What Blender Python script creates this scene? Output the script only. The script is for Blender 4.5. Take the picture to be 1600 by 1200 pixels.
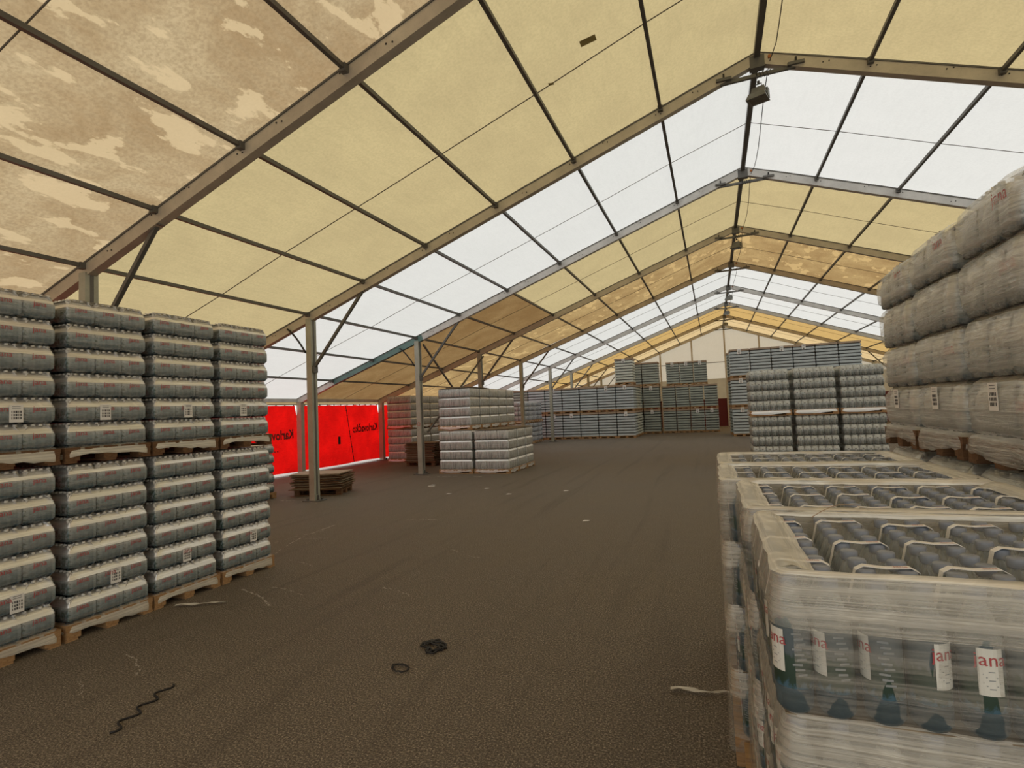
import bpy, math, random
from mathutils import Vector, Matrix
random.seed(7)
R = random.Random(11)
scn = bpy.context.scene
COL = scn.collection
for o in list(bpy.data.objects):
    bpy.data.objects.remove(o, do_unlink=True)

# ------------------------------------------------------------------ camera
cam_d = bpy.data.cameras.new('camera')
cam = bpy.data.objects.new('camera', cam_d)
COL.objects.link(cam)
scn.camera = cam
cam_d.sensor_fit = 'HORIZONTAL'
cam_d.sensor_width = 36.0
cam_d.lens = 838.2 / 1600 * 36.0
cam_d.clip_end = 500
cam_d.clip_start = 0.05
cF = Vector((-0.34964871, 0.93555661, 0.04979579))
cR = Vector((0.93513904, 0.35174488, -0.0423146))
cU = Vector((0.05710312, -0.03177074, 0.99786264))
m = Matrix((cR, cU, -cF)).transposed().to_4x4()
m.translation = Vector((0, 0, 1.92))
cam.matrix_world = m

# ------------------------------------------------------------------ light
world = bpy.data.worlds.new('overcast')
scn.world = world
world.use_nodes = True
wn = world.node_tree.nodes
wl = world.node_tree.links
bg = wn['Background']
tc = wn.new('ShaderNodeTexCoord')
sx = wn.new('ShaderNodeSeparateXYZ')
rp = wn.new('ShaderNodeValToRGB')
rp.color_ramp.elements[0].position = 0.0
rp.color_ramp.elements[0].color = (0.82, 0.83, 0.82, 1)
rp.color_ramp.elements[1].position = 1.0
rp.color_ramp.elements[1].color = (1.0, 0.995, 0.965, 1)
wl.new(tc.outputs['Generated'], sx.inputs[0])
wl.new(sx.outputs['Z'], rp.inputs[0])
wl.new(rp.outputs[0], bg.inputs[0])
bg.inputs[1].default_value = 1.02
sun_d = bpy.data.lights.new('veiled_sun', 'SUN')
sun_d.energy = 1.1
sun_d.angle = math.radians(25)
sun_d.color = (1.0, 0.95, 0.86)
sun = bpy.data.objects.new('veiled_sun', sun_d)
COL.objects.link(sun)
sun.rotation_euler = (math.radians(28), math.radians(20), 0)
scn.view_settings.view_transform = 'Standard'
scn.view_settings.look = 'None'
scn.view_settings.gamma = 1
scn.view_settings.use_curve_mapping = False
scn.view_settings.exposure = 0.5
scn.cycles.max_bounces = 10
scn.cycles.transparent_max_bounces = 24

# ------------------------------------------------------------------ materials
class NT:
    def __init__(s, name):
        s.m = bpy.data.materials.new(name)
        s.m.use_nodes = True
        s.n = s.m.node_tree.nodes
        s.l = s.m.node_tree.links
        s.n.clear()
        s.out = s.n.new('ShaderNodeOutputMaterial')
    def node(s, t, **kw):
        n = s.n.new(t)
        for k, v in kw.items():
            setattr(n, k, v)
        return n
    def inp(s, sock, v):
        if hasattr(v, 'is_output') or isinstance(v, bpy.types.NodeSocket):
            s.l.new(v, sock)
        else:
            if isinstance(v, (tuple, list)) and len(v) == 3 and sock.type == 'RGBA':
                v = (*v, 1)
            sock.default_value = v
    def coord(s, scale=(1, 1, 1), kind='Object', rot=(0, 0, 0)):
        t = s.node('ShaderNodeTexCoord')
        mp = s.node('ShaderNodeMapping')
        s.l.new(t.outputs[kind], mp.inputs[0])
        mp.inputs['Scale'].default_value = scale
        mp.inputs['Rotation'].default_value = rot
        return mp.outputs[0]
    def noise(s, vec, scale, detail=3, rough=0.5, dist=0.0):
        n = s.node('ShaderNodeTexNoise')
        s.l.new(vec, n.inputs['Vector'])
        n.inputs['Scale'].default_value = scale
        n.inputs['Detail'].default_value = detail
        n.inputs['Roughness'].default_value = rough
        n.inputs['Distortion'].default_value = dist
        return n.outputs['Fac']
    def ramp(s, fac, stops, interp='LINEAR'):
        r = s.node('ShaderNodeValToRGB')
        r.color_ramp.interpolation = interp
        e = r.color_ramp.elements
        while len(e) < len(stops):
            e.new(0.5)
        for i, (p, c) in enumerate(stops):
            e[i].position = p
            if not isinstance(c, (tuple, list)):
                c = (c, c, c)
            e[i].color = (*c, 1)
        s.inp(r.inputs[0], fac)
        return r.outputs[0]
    def mix(s, fac, a, b, mode='MIX'):
        n = s.node('ShaderNodeMix', data_type='RGBA', blend_type=mode)
        s.inp(n.inputs['Factor'], fac)
        s.inp(n.inputs[6], a)
        s.inp(n.inputs[7], b)
        return n.outputs[2]
    def math(s, op, a, b=0.0, clamp=False):
        n = s.node('ShaderNodeMath', operation=op)
        n.use_clamp = clamp
        s.inp(n.inputs[0], a)
        s.inp(n.inputs[1], b)
        return n.outputs[0]
    def sep(s, vec):
        n = s.node('ShaderNodeSeparateXYZ')
        s.l.new(vec, n.inputs[0])
        return n.outputs
    def bump(s, h, strength=0.3, dist=0.01):
        b = s.node('ShaderNodeBump')
        s.inp(b.inputs['Height'], h)
        b.inputs['Strength'].default_value = strength
        b.inputs['Distance'].default_value = dist
        return b.outputs[0]
    def prin(s, color, rough=0.5, metal=0.0, spec=0.5, normal=None, coat=0.0):
        p = s.node('ShaderNodeBsdfPrincipled')
        s.inp(p.inputs['Base Color'], color)
        s.inp(p.inputs['Roughness'], rough)
        p.inputs['Metallic'].default_value = metal
        p.inputs['Specular IOR Level'].default_value = spec
        p.inputs['Coat Weight'].default_value = coat
        if normal is not None:
            s.l.new(normal, p.inputs['Normal'])
        return p.outputs[0]
    def mixsh(s, fac, a, b):
        n = s.node('ShaderNodeMixShader')
        s.inp(n.inputs[0], fac)
        s.l.new(a, n.inputs[1])
        s.l.new(b, n.inputs[2])
        return n.outputs[0]
    def done(s, sh):
        s.l.new(sh, s.out.inputs[0])
        return s.m

def simple(name, col, rough=0.6, metal=0.0, vary=0.15, scale=8.0, spec=0.5):
    t = NT(name)
    c = t.coord()
    n = t.noise(c, scale, 4)
    dark = tuple(x * (1 - vary) for x in col)
    lite = tuple(min(1, x * (1 + vary)) for x in col)
    return t.done(t.prin(t.ramp(n, [(0.3, dark), (0.7, lite)]), rough, metal, spec))

def membrane(name, trans, refl, stain=None, patches=False, amt=0.5):
    t = NT(name)
    c = t.coord()
    n1 = t.noise(c, 0.9, 6, 0.65, 0.4)
    n2 = t.noise(t.coord((14, 2.2, 6)), 1.0, 5, 0.6)
    n3 = t.noise(c, 26, 3, 0.6)
    st = stain or tuple(x * 0.86 for x in trans)
    f = t.ramp(n1, [(0.38, 0.0), (0.62, 1.0)])
    col = t.mix(t.math('MULTIPLY', f, amt), trans, st)
    f2 = t.ramp(n2, [(0.45, 0.0), (0.75, 1.0)])
    col = t.mix(t.math('MULTIPLY', f2, 0.50 * amt + 0.06), col, tuple(x * 0.75 for x in trans))
    f3 = t.ramp(n3, [(0.4, 0.0), (0.65, 1.0)])
    col = t.mix(t.math('MULTIPLY', f3, 0.42 * amt + 0.04), col, tuple(x * 0.72 for x in st))
    if patches:
        pn = t.noise(t.coord((1.7, 0.75, 1.7), rot=(0, 0, 0.15)), 1.5, 4, 0.55, 0.0)
        pn = t.math('ADD', pn, t.math('MULTIPLY', t.math('SUBTRACT', n3, 0.5), 0.10))
        pf = t.ramp(pn, [(0.575, 0.0), (0.60, 1.0)])
        col = t.mix(t.math('MULTIPLY', pf, 0.75), col, tuple(min(1, x * 1.22) for x in trans))
    tr = t.node('ShaderNodeBsdfTranslucent')
    t.inp(tr.inputs[0], col)
    df = t.node('ShaderNodeBsdfDiffuse')
    t.inp(df.inputs[0], t.mix(1.0, col, refl, 'MULTIPLY'))
    return t.done(t.mixsh(0.55, df.outputs[0], tr.outputs[0]))

M = {}
M['white_pvc'] = membrane('white_pvc', (0.80, 0.81, 0.80), (0.9, 0.9, 0.9), amt=0.15)
M['beige_pvc'] = membrane('beige_pvc', (0.62, 0.51, 0.275), (0.9, 0.9, 0.9), (0.53, 0.43, 0.235), amt=0.55)  # darker tone also stands in for shading of soft folds, put into the colour
M['stained_pvc'] = membrane('stained_pvc', (0.585, 0.46, 0.28), (0.9, 0.9, 0.9), (0.40, 0.275, 0.145), True, 0.85)
M['brown_pvc'] = membrane('brown_pvc', (0.33, 0.215, 0.095), (0.9, 0.9, 0.9), (0.24, 0.14, 0.055), False, 0.8)
M['tan_pvc'] = membrane('tan_pvc', (0.55, 0.39, 0.18), (0.9, 0.9, 0.9), (0.36, 0.23, 0.10), True, 0.8)
M['ochre_pvc'] = membrane('ochre_pvc', (0.68, 0.46, 0.18), (0.9, 0.9, 0.9), (0.58, 0.38, 0.14), False, 0.4)
M['sand_pvc'] = membrane('sand_pvc', (0.78, 0.60, 0.33), (0.9, 0.9, 0.9), (0.66, 0.47, 0.24), False, 0.4)
M['gable_pvc'] = membrane('gable_pvc', (0.74, 0.68, 0.56), (0.9, 0.9, 0.9), (0.66, 0.60, 0.48), False, 0.3)
M['gable_low'] = membrane('gable_low', (0.36, 0.29, 0.18), (0.9, 0.9, 0.9), (0.27, 0.21, 0.13), False, 0.5)  # lower gable darkened, weaker light from outside put into the colour
M['patch'] = membrane('patch', (0.30, 0.25, 0.14), (0.9, 0.9, 0.9), amt=0.3)

def red_pvc():
    t = NT('red_pvc')
    c = t.coord()
    n = t.noise(c, 1.1, 5, 0.6, 0.3)
    col = t.ramp(n, [(0.3, (0.62, 0.006, 0.005)), (0.7, (1.0, 0.009, 0.007))])
    cr = t.noise(t.coord((3, 3, 5)), 1.6, 6, 0.65, 1.2)
    nb = t.bump(cr, 0.6, 0.10)
    tr = t.node('ShaderNodeBsdfTranslucent')
    t.l.new(nb, tr.inputs['Normal'])
    t.inp(tr.inputs[0], col)
    p = t.prin(col, 0.5, 0, 0.15, nb)
    return t.done(t.mixsh(0.78, p, tr.outputs[0]))
M['red_pvc'] = red_pvc()
M['dark_red'] = simple('dark_red', (0.10, 0.006, 0.006), 0.7)  # red of the gable skirt, dimmed in the colour for weaker outside light

def asphalt():
    t = NT('asphalt')
    c = t.coord()
    big = t.noise(c, 0.35, 5, 0.6, 0.5)
    mid = t.noise(c, 5, 5, 0.65)
    fine = t.noise(c, 78, 3, 0.8)
    vor = t.node('ShaderNodeTexVoronoi')
    t.l.new(c, vor.inputs['Vector'])
    vor.inputs['Scale'].default_value = 80
    base = t.ramp(big, [(0.3, (0.160, 0.128, 0.092)), (0.7, (0.225, 0.185, 0.138))])
    base = t.mix(t.ramp(mid, [(0.35, 0.0), (0.7, 0.35)]), base, (0.125, 0.096, 0.066))
    base = t.mix(t.ramp(fine, [(0.42, 0.9), (0.56, 0.0)]), base, (0.050, 0.038, 0.027))
    base = t.mix(t.ramp(fine, [(0.56, 0.0), (0.68, 1.0)]), base, (0.50, 0.42, 0.32))
    base = t.mix(t.math('MULTIPLY', t.ramp(vor.outputs['Color'], [(0.80, 0.0), (0.95, 0.5)]), 0.6), base, (0.30, 0.25, 0.19))
    # old tyre tracks, darker, running up the aisle
    tr = t.noise(t.coord((3.5, 0.18, 1), rot=(0, 0, -0.12)), 1.0, 4, 0.5, 0.6)
    base = t.mix(t.ramp(tr, [(0.55, 0.0), (0.72, 0.28)]), base, (0.05, 0.038, 0.028))
    h = t.math('ADD', fine, t.math('MULTIPLY', vor.outputs['Distance'], 0.8))
    rough = t.ramp(big, [(0.3, 0.62), (0.7, 0.8)])
    return t.done(t.prin(base, rough, 0, 0.35, t.bump(h, 0.7, 0.008)))
M['asphalt'] = asphalt()
M['concrete'] = simple('concrete', (0.55, 0.53, 0.50), 0.9)
M['chalk'] = simple('chalk', (0.36, 0.32, 0.27), 0.9, vary=0.4, scale=60)

def metal(name, col, rough=0.5, vary=0.25):
    t = NT(name)
    c = t.coord((1, 1, 1))
    n = t.noise(c, 3, 5, 0.65)
    n2 = t.noise(c, 45, 3, 0.6)
    dark = tuple(x * (1 - vary) for x in col)
    cc = t.ramp(n, [(0.3, dark), (0.7, col)])
    cc = t.mix(t.ramp(n2, [(0.58, 0.0), (0.75, 0.4)]), cc, tuple(x * 0.45 for x in col))
    return t.done(t.prin(cc, rough, 0.35, 0.5))
M['alu'] = metal('dull_aluminium', (0.56, 0.50, 0.40))
M['alu_pale'] = metal('pale_aluminium', (0.66, 0.64, 0.60))
M['alu_green'] = metal('green_aluminium', (0.16, 0.27, 0.25))
M['steel'] = metal('dark_steel', (0.15, 0.145, 0.13))
M['post'] = metal('post_aluminium', (0.44, 0.44, 0.36))
M['black'] = simple('black_rubber', (0.012, 0.010, 0.009), 0.6)
M['cord'] = simple('grey_cord', (0.14, 0.12, 0.09), 0.7)
M['lamp_body'] = simple('lamp_body', (0.17, 0.17, 0.15), 0.5)
M['lamp_glass'] = simple('lamp_glass', (0.10, 0.09, 0.07), 0.15)
M['paper'] = simple('paper', (0.78, 0.76, 0.72), 0.6, vary=0.05)
M['ink'] = simple('ink', (0.07, 0.07, 0.07), 0.6)
M['red_ink'] = simple('red_ink', (0.38, 0.06, 0.06), 0.5)
M['wall_ink'] = simple('wall_ink', (0.16, 0.006, 0.006), 0.5)
M['rust'] = simple('rust', (0.35, 0.12, 0.03), 0.7)
M['pink_paint'] = simple('pink_paint', (0.45, 0.10, 0.08), 0.7)

def wood(name, a, b):
    t = NT(name)
    c = t.coord((3, 3, 30))
    n = t.noise(t.coord((4, 4, 14)), 3, 5, 0.6, 0.5)
    g = t.noise(t.coord((2, 60, 60)), 1, 4)
    col = t.ramp(n, [(0.3, a), (0.7, b)])
    col = t.mix(t.ramp(g, [(0.5, 0.0), (0.7, 0.35)]), col, tuple(x * 0.5 for x in a))
    return t.done(t.prin(col, 0.75, 0, 0.3))
M['wood'] = wood('pallet_wood', (0.27, 0.145, 0.06), (0.44, 0.27, 0.13))
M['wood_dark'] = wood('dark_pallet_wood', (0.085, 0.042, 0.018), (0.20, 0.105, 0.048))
M['board'] = wood('cardboard', (0.16, 0.115, 0.07), (0.30, 0.23, 0.145))
M['tan_cover'] = wood('tan_cover', (0.33, 0.24, 0.17), (0.46, 0.35, 0.25))

def tray(name, col, lite):
    t = NT(name)
    z = t.sep(t.coord())[2]
    n = t.noise(t.coord((1.5, 1.5, 10)), 3, 3)
    cc = t.ramp(n, [(0.3, col), (0.7, lite)])
    return t.done(t.prin(cc, 0.38, 0, 0.5))
M['tray_blue'] = tray('blue_grey_plastic', (0.40, 0.45, 0.46), (0.50, 0.55, 0.56))
M['tray_grey'] = tray('green_grey_plastic', (0.27, 0.30, 0.26), (0.36, 0.39, 0.34))
M['tray_pale'] = tray('pale_grey_plastic', (0.50, 0.53, 0.46), (0.60, 0.62, 0.54))
M['tray_gap'] = simple('tray_gap', (0.035, 0.04, 0.04), 0.6)

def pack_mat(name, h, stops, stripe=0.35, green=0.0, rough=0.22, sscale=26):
    """shrink film round printed bottles; colour bands are label, water and cap zones with crease shade and shoulder highlights painted in"""
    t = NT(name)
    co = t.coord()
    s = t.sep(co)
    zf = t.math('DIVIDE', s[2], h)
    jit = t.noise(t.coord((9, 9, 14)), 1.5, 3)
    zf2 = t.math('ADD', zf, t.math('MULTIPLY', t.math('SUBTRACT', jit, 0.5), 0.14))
    col = t.ramp(zf2, stops)  # stops also carry dark creases below and lit shoulders above
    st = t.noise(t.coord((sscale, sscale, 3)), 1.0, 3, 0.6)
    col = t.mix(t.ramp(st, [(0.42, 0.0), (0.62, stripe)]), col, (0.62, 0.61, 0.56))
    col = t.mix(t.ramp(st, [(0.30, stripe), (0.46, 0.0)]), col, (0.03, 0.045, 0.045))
    if green:
        gn = t.noise(t.coord((12, 12, 16)), 1.0, 4, 0.7, 0.6)
        band = t.ramp(zf, [(0.10, 0.0), (0.2, 1.0), (0.5, 1.0), (0.62, 0.0)])
        side = t.ramp(t.math('ADD', s[1], 0.5), [(0.395, 1.0), (0.43, 0.35)])
        band = t.math('MULTIPLY', band, side)
        gf = t.math('MULTIPLY', t.ramp(gn, [(0.46, 0.0), (0.54, 1.0)]), t.math('MULTIPLY', band, green))
        col = t.mix(gf, col, (0.018, 0.045, 0.022))
    wr = t.noise(t.coord((10, 10, 24)), 2.0, 4, 0.7, 0.8)
    return t.done(t.prin(col, rough, 0, 0.5, t.bump(wr, 0.45, 0.02), coat=0.3))
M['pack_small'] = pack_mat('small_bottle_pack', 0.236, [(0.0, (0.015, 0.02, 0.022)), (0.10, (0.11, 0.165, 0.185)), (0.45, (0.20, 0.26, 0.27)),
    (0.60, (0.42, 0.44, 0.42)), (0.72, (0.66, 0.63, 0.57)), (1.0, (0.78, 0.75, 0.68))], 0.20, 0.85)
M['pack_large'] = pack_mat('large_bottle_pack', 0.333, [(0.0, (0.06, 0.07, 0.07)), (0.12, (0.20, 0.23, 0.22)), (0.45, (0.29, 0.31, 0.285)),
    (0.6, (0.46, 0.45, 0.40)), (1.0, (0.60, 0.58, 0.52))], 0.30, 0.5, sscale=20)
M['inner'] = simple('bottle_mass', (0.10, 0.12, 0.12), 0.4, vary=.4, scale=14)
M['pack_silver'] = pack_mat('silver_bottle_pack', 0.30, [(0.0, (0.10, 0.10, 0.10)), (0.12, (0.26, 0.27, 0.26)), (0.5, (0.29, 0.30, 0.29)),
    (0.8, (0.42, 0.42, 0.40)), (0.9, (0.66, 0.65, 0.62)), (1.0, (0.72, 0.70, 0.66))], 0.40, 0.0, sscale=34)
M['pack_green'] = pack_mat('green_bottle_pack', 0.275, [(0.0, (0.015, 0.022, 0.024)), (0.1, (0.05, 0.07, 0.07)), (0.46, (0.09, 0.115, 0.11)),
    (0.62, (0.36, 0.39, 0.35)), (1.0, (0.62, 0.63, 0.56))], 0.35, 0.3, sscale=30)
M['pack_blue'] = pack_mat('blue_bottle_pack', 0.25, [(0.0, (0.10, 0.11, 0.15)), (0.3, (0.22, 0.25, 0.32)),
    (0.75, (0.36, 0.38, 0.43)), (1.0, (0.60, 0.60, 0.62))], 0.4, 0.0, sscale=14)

def film(name, lo, hi, col=(0.72, 0.68, 0.60), rough=0.22, freq=70, tilt=0.0, bumpd=0.006, metal=0.0):
    t = NT(name)
    st = t.noise(t.coord((0.9, 0.9, freq), rot=(tilt, tilt, 0)), 1.0, 4, 0.7, 0.15)
    cr = t.noise(t.coord((5, 5, 9)), 1.0, 5, 0.65, 0.8)
    f = t.math('ADD', t.ramp(st, [(0.38, lo), (0.70, hi)]), t.ramp(cr, [(0.55, 0.0), (0.75, 0.22)]), True)
    hh = t.math('ADD', st, t.math('MULTIPLY', cr, 1.2))
    p = t.prin(col, rough, metal, 0.8, t.bump(hh, 0.55, bumpd))
    tr = t.node('ShaderNodeBsdfTransparent')
    return t.done(t.mixsh(f, tr.outputs[0], p))
M['film'] = film('stretch_film', 0.10, 0.50, (0.50, 0.46, 0.38), 0.24, 75, 0.03)
M['film_thin'] = film('thin_stretch_film', 0.10, 0.46, (0.80, 0.80, 0.77), 0.25, 45, 0.02, 0.008, metal=.4)
M['film_heavy'] = film('layered_stretch_film', 0.22, 0.58, (0.92, 0.92, 0.86), 0.3, 22, 0.12, 0.03, metal=.35)
M['film_slack'] = film('bright_stretch_film', 0.62, 0.95, (0.97, 0.96, 0.93), 0.36, 45, 0.02, 0.005, metal=.72)  # loose film, whitened and mirrored to put roof highlights into layer shoulders
M['film_slack_b'] = film('milky_stretch_film', 0.32, 0.70, (0.66, 0.60, 0.48), 0.25, 75, 0.03, metal=.15)
M['film_rim'] = film('gathered_stretch_film', 0.45, 0.95, (0.90, 0.85, 0.72), 0.3, 90, 0.25, 0.006, metal=.3)
M['film_cap'] = film('pack_film', 0.03, 0.16, (0.60, 0.58, 0.52), 0.12, 12, 0.0, 0.01)
M['scrap'] = film('film_scrap', 0.6, 1.0, (0.72, 0.68, 0.60), 0.3, 30, 0.3, 0.01)

def pet():
    t = NT('pet_bottle')
    z = t.sep(t.coord())[2]
    lw = t.node('ShaderNodeLayerWeight')
    lw.inputs[0].default_value = 0.35
    col = t.ramp(t.math('DIVIDE', z, 0.32), [(0.0, (0.06, 0.095, 0.115)), (0.55, (0.15, 0.19, 0.20)), (0.75, (0.42, 0.43, 0.40)), (1.0, (0.5, 0.5, 0.46))])
    p = t.prin(col, 0.08, 0, 0.6)
    tr = t.node('ShaderNodeBsdfTransparent')
    t.inp(tr.inputs[0], (0.86, 0.92, 0.92))
    f = t.ramp(lw.outputs['Facing'], [(0.0, 0.30), (0.8, 0.85)])
    return t.done(t.mixsh(f, tr.outputs[0], p))
M['pet'] = pet()
M['cap'] = simple('blue_grey_cap', (0.20, 0.225, 0.27), 0.35, vary=0.08)
def label_mat():
    t = NT('bottle_label')
    co = t.coord()
    z = t.sep(co)[2]
    zf = t.math('DIVIDE', z, 0.32)
    n = t.noise(t.coord((45, 45, 30)), 1.0, 4, 0.7, 0.6)
    edge = t.math('ADD', zf, t.math('MULTIPLY', t.math('SUBTRACT', n, 0.5), 0.30))
    col = t.ramp(edge, [(0.0, (0.04, 0.08, 0.11)), (0.20, (0.05, 0.105, 0.14)), (0.24, (0.018, 0.040, 0.024)), (0.42, (0.030, 0.055, 0.036)),
                        (0.47, (0.075, 0.095, 0.10)), (1.0, (0.11, 0.13, 0.13))])
    return t.done(t.prin(col, 0.4, 0, 0.5))
M['label'] = label_mat()
M['label_panel'] = simple('label_panel', (0.62, 0.60, 0.52), 0.4, vary=.05)
M['label_print'] = simple('label_print', (0.24, 0.25, 0.24), 0.5)

# ------------------------------------------------------------------ mesh helpers
class MB:
    def __init__(s):
        s.v = []; s.f = []; s.mi = []; s.sm = []
    def add(s, vs, fs, mi=0, sm=False):
        o = len(s.v)
        s.v += [tuple(x) for x in vs]
        s.f += [tuple(i + o for i in f) for f in fs]
        s.mi += [mi] * len(fs)
        s.sm += [sm] * len(fs)
    def box(s, c, d, mi=0, taper=(1, 1)):
        x, y, z = c; a, b, h = d[0] / 2, d[1] / 2, d[2] / 2
        vs = [(x + i * a * (taper[0] if k > 0 else 1), y + j * b * (taper[1] if k > 0 else 1), z + k * h) for k in (-1, 1) for i, j in ((-1, -1), (1, -1), (1, 1), (-1, 1))]
        s.add(vs, [(3, 2, 1, 0), (4, 5, 6, 7), (0, 1, 5, 4), (1, 2, 6, 5), (2, 3, 7, 6), (3, 0, 4, 7)], mi)
    def beam(s, p, q, w, h, mi=0, up=(0, 0, 1), oz=0.0):
        p = Vector(p); q = Vector(q); d = (q - p).normalized(); up = Vector(up)
        sd = d.cross(up).normalized(); u = sd.cross(d).normalized()
        vs = []
        for e in (p, q):
            for i, j in ((-1, -1), (1, -1), (1, 1), (-1, 1)):
                vs.append(e + sd * i * w / 2 + u * (j * h / 2 + oz))
        s.add(vs, [(3, 2, 1, 0), (4, 5, 6, 7), (0, 1, 5, 4), (1, 2, 6, 5), (2, 3, 7, 6), (3, 0, 4, 7)], mi)
    def tube(s, pts, r, n=6, mi=0):
        pts = [Vector(p) for p in pts]
        rings = []
        for i, p in enumerate(pts):
            d = (pts[min(i + 1, len(pts) - 1)] - pts[max(i - 1, 0)]).normalized()
            a = d.cross(Vector((0, 0, 1)))
            if a.length < 1e-3: a = d.cross(Vector((1, 0, 0)))
            a.normalize(); b = d.cross(a)
            rings.append([p + (a * math.cos(2 * math.pi * k / n) + b * math.sin(2 * math.pi * k / n)) * r for k in range(n)])
        vs = [v for rg in rings for v in rg]
        fs = [(i * n + k, i * n + (k + 1) % n, (i + 1) * n + (k + 1) % n, (i + 1) * n + k) for i in range(len(pts) - 1) for k in range(n)]
        fs += [tuple(range(n))[::-1], tuple((len(pts) - 1) * n + k for k in range(n))]
        s.add(vs, fs, mi, True)
    def lathe(s, prof, n=12, c=(0, 0), mi=0, captop=True, capbot=True):
        vs = []
        for r, z in prof:
            for k in range(n):
                a = 2 * math.pi * k / n
                vs.append((c[0] + r * math.cos(a), c[1] + r * math.sin(a), z))
        m_ = len(prof)
        fs = [(i * n + k, i * n + (k + 1) % n, (i + 1) * n + (k + 1) % n, (i + 1) * n + k) for i in range(m_ - 1) for k in range(n)]
        if captop: fs.append(tuple((m_ - 1) * n + k for k in range(n)))
        if capbot: fs.append(tuple(range(n))[::-1])
        s.add(vs, fs, mi, True)
    def rings(s, rings, mi=0, top=True, bot=True, sm=True):
        n = len(rings[0]); vs = [v for r in rings for v in r]; k_ = len(rings)
        fs = [(i * n + k, i * n + (k + 1) % n, (i + 1) * n + (k + 1) % n, (i + 1) * n + k) for i in range(k_ - 1) for k in range(n)]
        s.add(vs, fs, mi, sm)
        if top: s.add(rings[-1], [tuple(range(n))], mi)
        if bot: s.add(rings[0], [tuple(range(n))[::-1]], mi)
    def mesh(s, name, mats):
        me = bpy.data.meshes.new(name)
        me.from_pydata(s.v, [], s.f)
        for mm in (mats if isinstance(mats, (list, tuple)) else [mats]):
            me.materials.append(M[mm])
        me.polygons.foreach_set('material_index', s.mi)
        me.polygons.foreach_set('use_smooth', s.sm)
        me.update()
        return me

def link(name, data, parent=None, loc=(0, 0, 0), rz=0.0, label=None, kind=None, rot=None, scale=None):
    o = bpy.data.objects.new(name, data)
    COL.objects.link(o)
    o.location = loc
    o.rotation_euler = rot if rot else (0, 0, rz)
    if scale: o.scale = scale
    if parent: o.parent = parent
    if label: o['label'] = label
    if kind: o['kind'] = kind
    return o

def thing(name, label, cat, loc, rz=0.0, group=None, data=None):
    o = link(name, data, None, loc, rz)
    o['label'] = label; o['category'] = cat
    if group: o['group'] = group
    return o

def text_mesh(s, size, extrude=0.0, bold=0.0):
    c = bpy.data.curves.new('t', 'FONT')
    c.body = s; c.size = size; c.extrude = extrude
    c.offset = bold; c.align_x = 'CENTER'; c.align_y = 'CENTER'; c.resolution_u = 2
    o = bpy.data.objects.new('t', c); COL.objects.link(o)
    bpy.context.view_layer.update()
    me = bpy.data.meshes.new_from_object(o.evaluated_get(bpy.context.evaluated_depsgraph_get()))
    vs = [tuple(v.co) for v in me.vertices]; fs = [tuple(p.vertices) for p in me.polygons]
    bpy.data.objects.remove(o); bpy.data.curves.remove(c); bpy.data.meshes.remove(me)
    return vs, fs

def outline(w, d, r, per=0.05):
    """rounded rectangle: list of (x, y, nx, ny, u) with u the 0..1 position along its side (-1 on corners)"""
    pts = []
    hw, hd = w / 2 - r, d / 2 - r
    sides = [((-hw, -hd - r), (hw, -hd - r), (0, -1), w), ((hw + r, -hd), (hw + r, hd), (1, 0), d),
             ((hw, hd + r), (-hw, hd + r), (0, 1), w), ((-hw - r, hd), (-hw - r, -hd), (-1, 0), d)]
    cs = [((hw, -hd), -90), ((hw, hd), 0), ((-hw, hd), 90), ((-hw, -hd), 180)]
    for (a, b, n, L), (c, a0) in zip(sides, cs):
        k = max(2, round(L / per))
        for i in range(k + 1):
            u = i / k
            pts.append((a[0] + (b[0] - a[0]) * u, a[1] + (b[1] - a[1]) * u, n[0], n[1], u))
        for i in (1, 2):
            an = math.radians(a0 + 30 * i)
            pts.append((c[0] + r * math.cos(an), c[1] + r * math.sin(an), math.cos(an), math.sin(an), -1))
    return pts

def pack_mesh(name, w, d, h, nw, nd, mat, amp=0.006, rc=0.022, caps=True, capr=0.015, prof=None, text=None, tsize=0.06, tz=0.68):
    """a shrink wrapped pack of nw x nd bottles: film scalloped round the bodies, drawn in over shoulders and caps"""
    b = MB()
    prof = prof or [(0, .012, .4), (.05, .001, 1), (.30, 0, 1), (.58, .0, 1), (.74, .008, .8), (.86, .022, .5), (.94, .034, .3)]
    ol = outline(w, d, rc, min(w / nw, d / nd) / 3)
    rs = []
    for zf, ins, af in prof:
        ring = []
        for x, y, nx, ny, u in ol:
            n_ = nw if abs(ny) > .99 else nd
            bm = abs(math.sin(math.pi * n_ * u)) if u >= 0 else 0.3
            off = -ins - amp + amp * bm * af
            ring.append((x + nx * off, y + ny * off, zf * h))
        rs.append(ring)
    b.rings(rs)
    if caps:
        for i in range(nw):
            for j in range(nd):
                x = (i + .5) / nw * w - w / 2; y = (j + .5) / nd * d - d / 2
                x *= 0.93; y *= 0.93
                b.lathe([(capr * 1.5, h * .92), (capr, h * .95), (capr, h * .995)], 8, (x, y), capbot=False)
    mats = [mat]
    return b.mesh(name, mats)

def print_mesh(s, size, mat='red_ink'):
    vs, fs = text_mesh(s, size)
    b = MB(); b.add(vs, fs)
    return b.mesh('print', mat)

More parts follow.
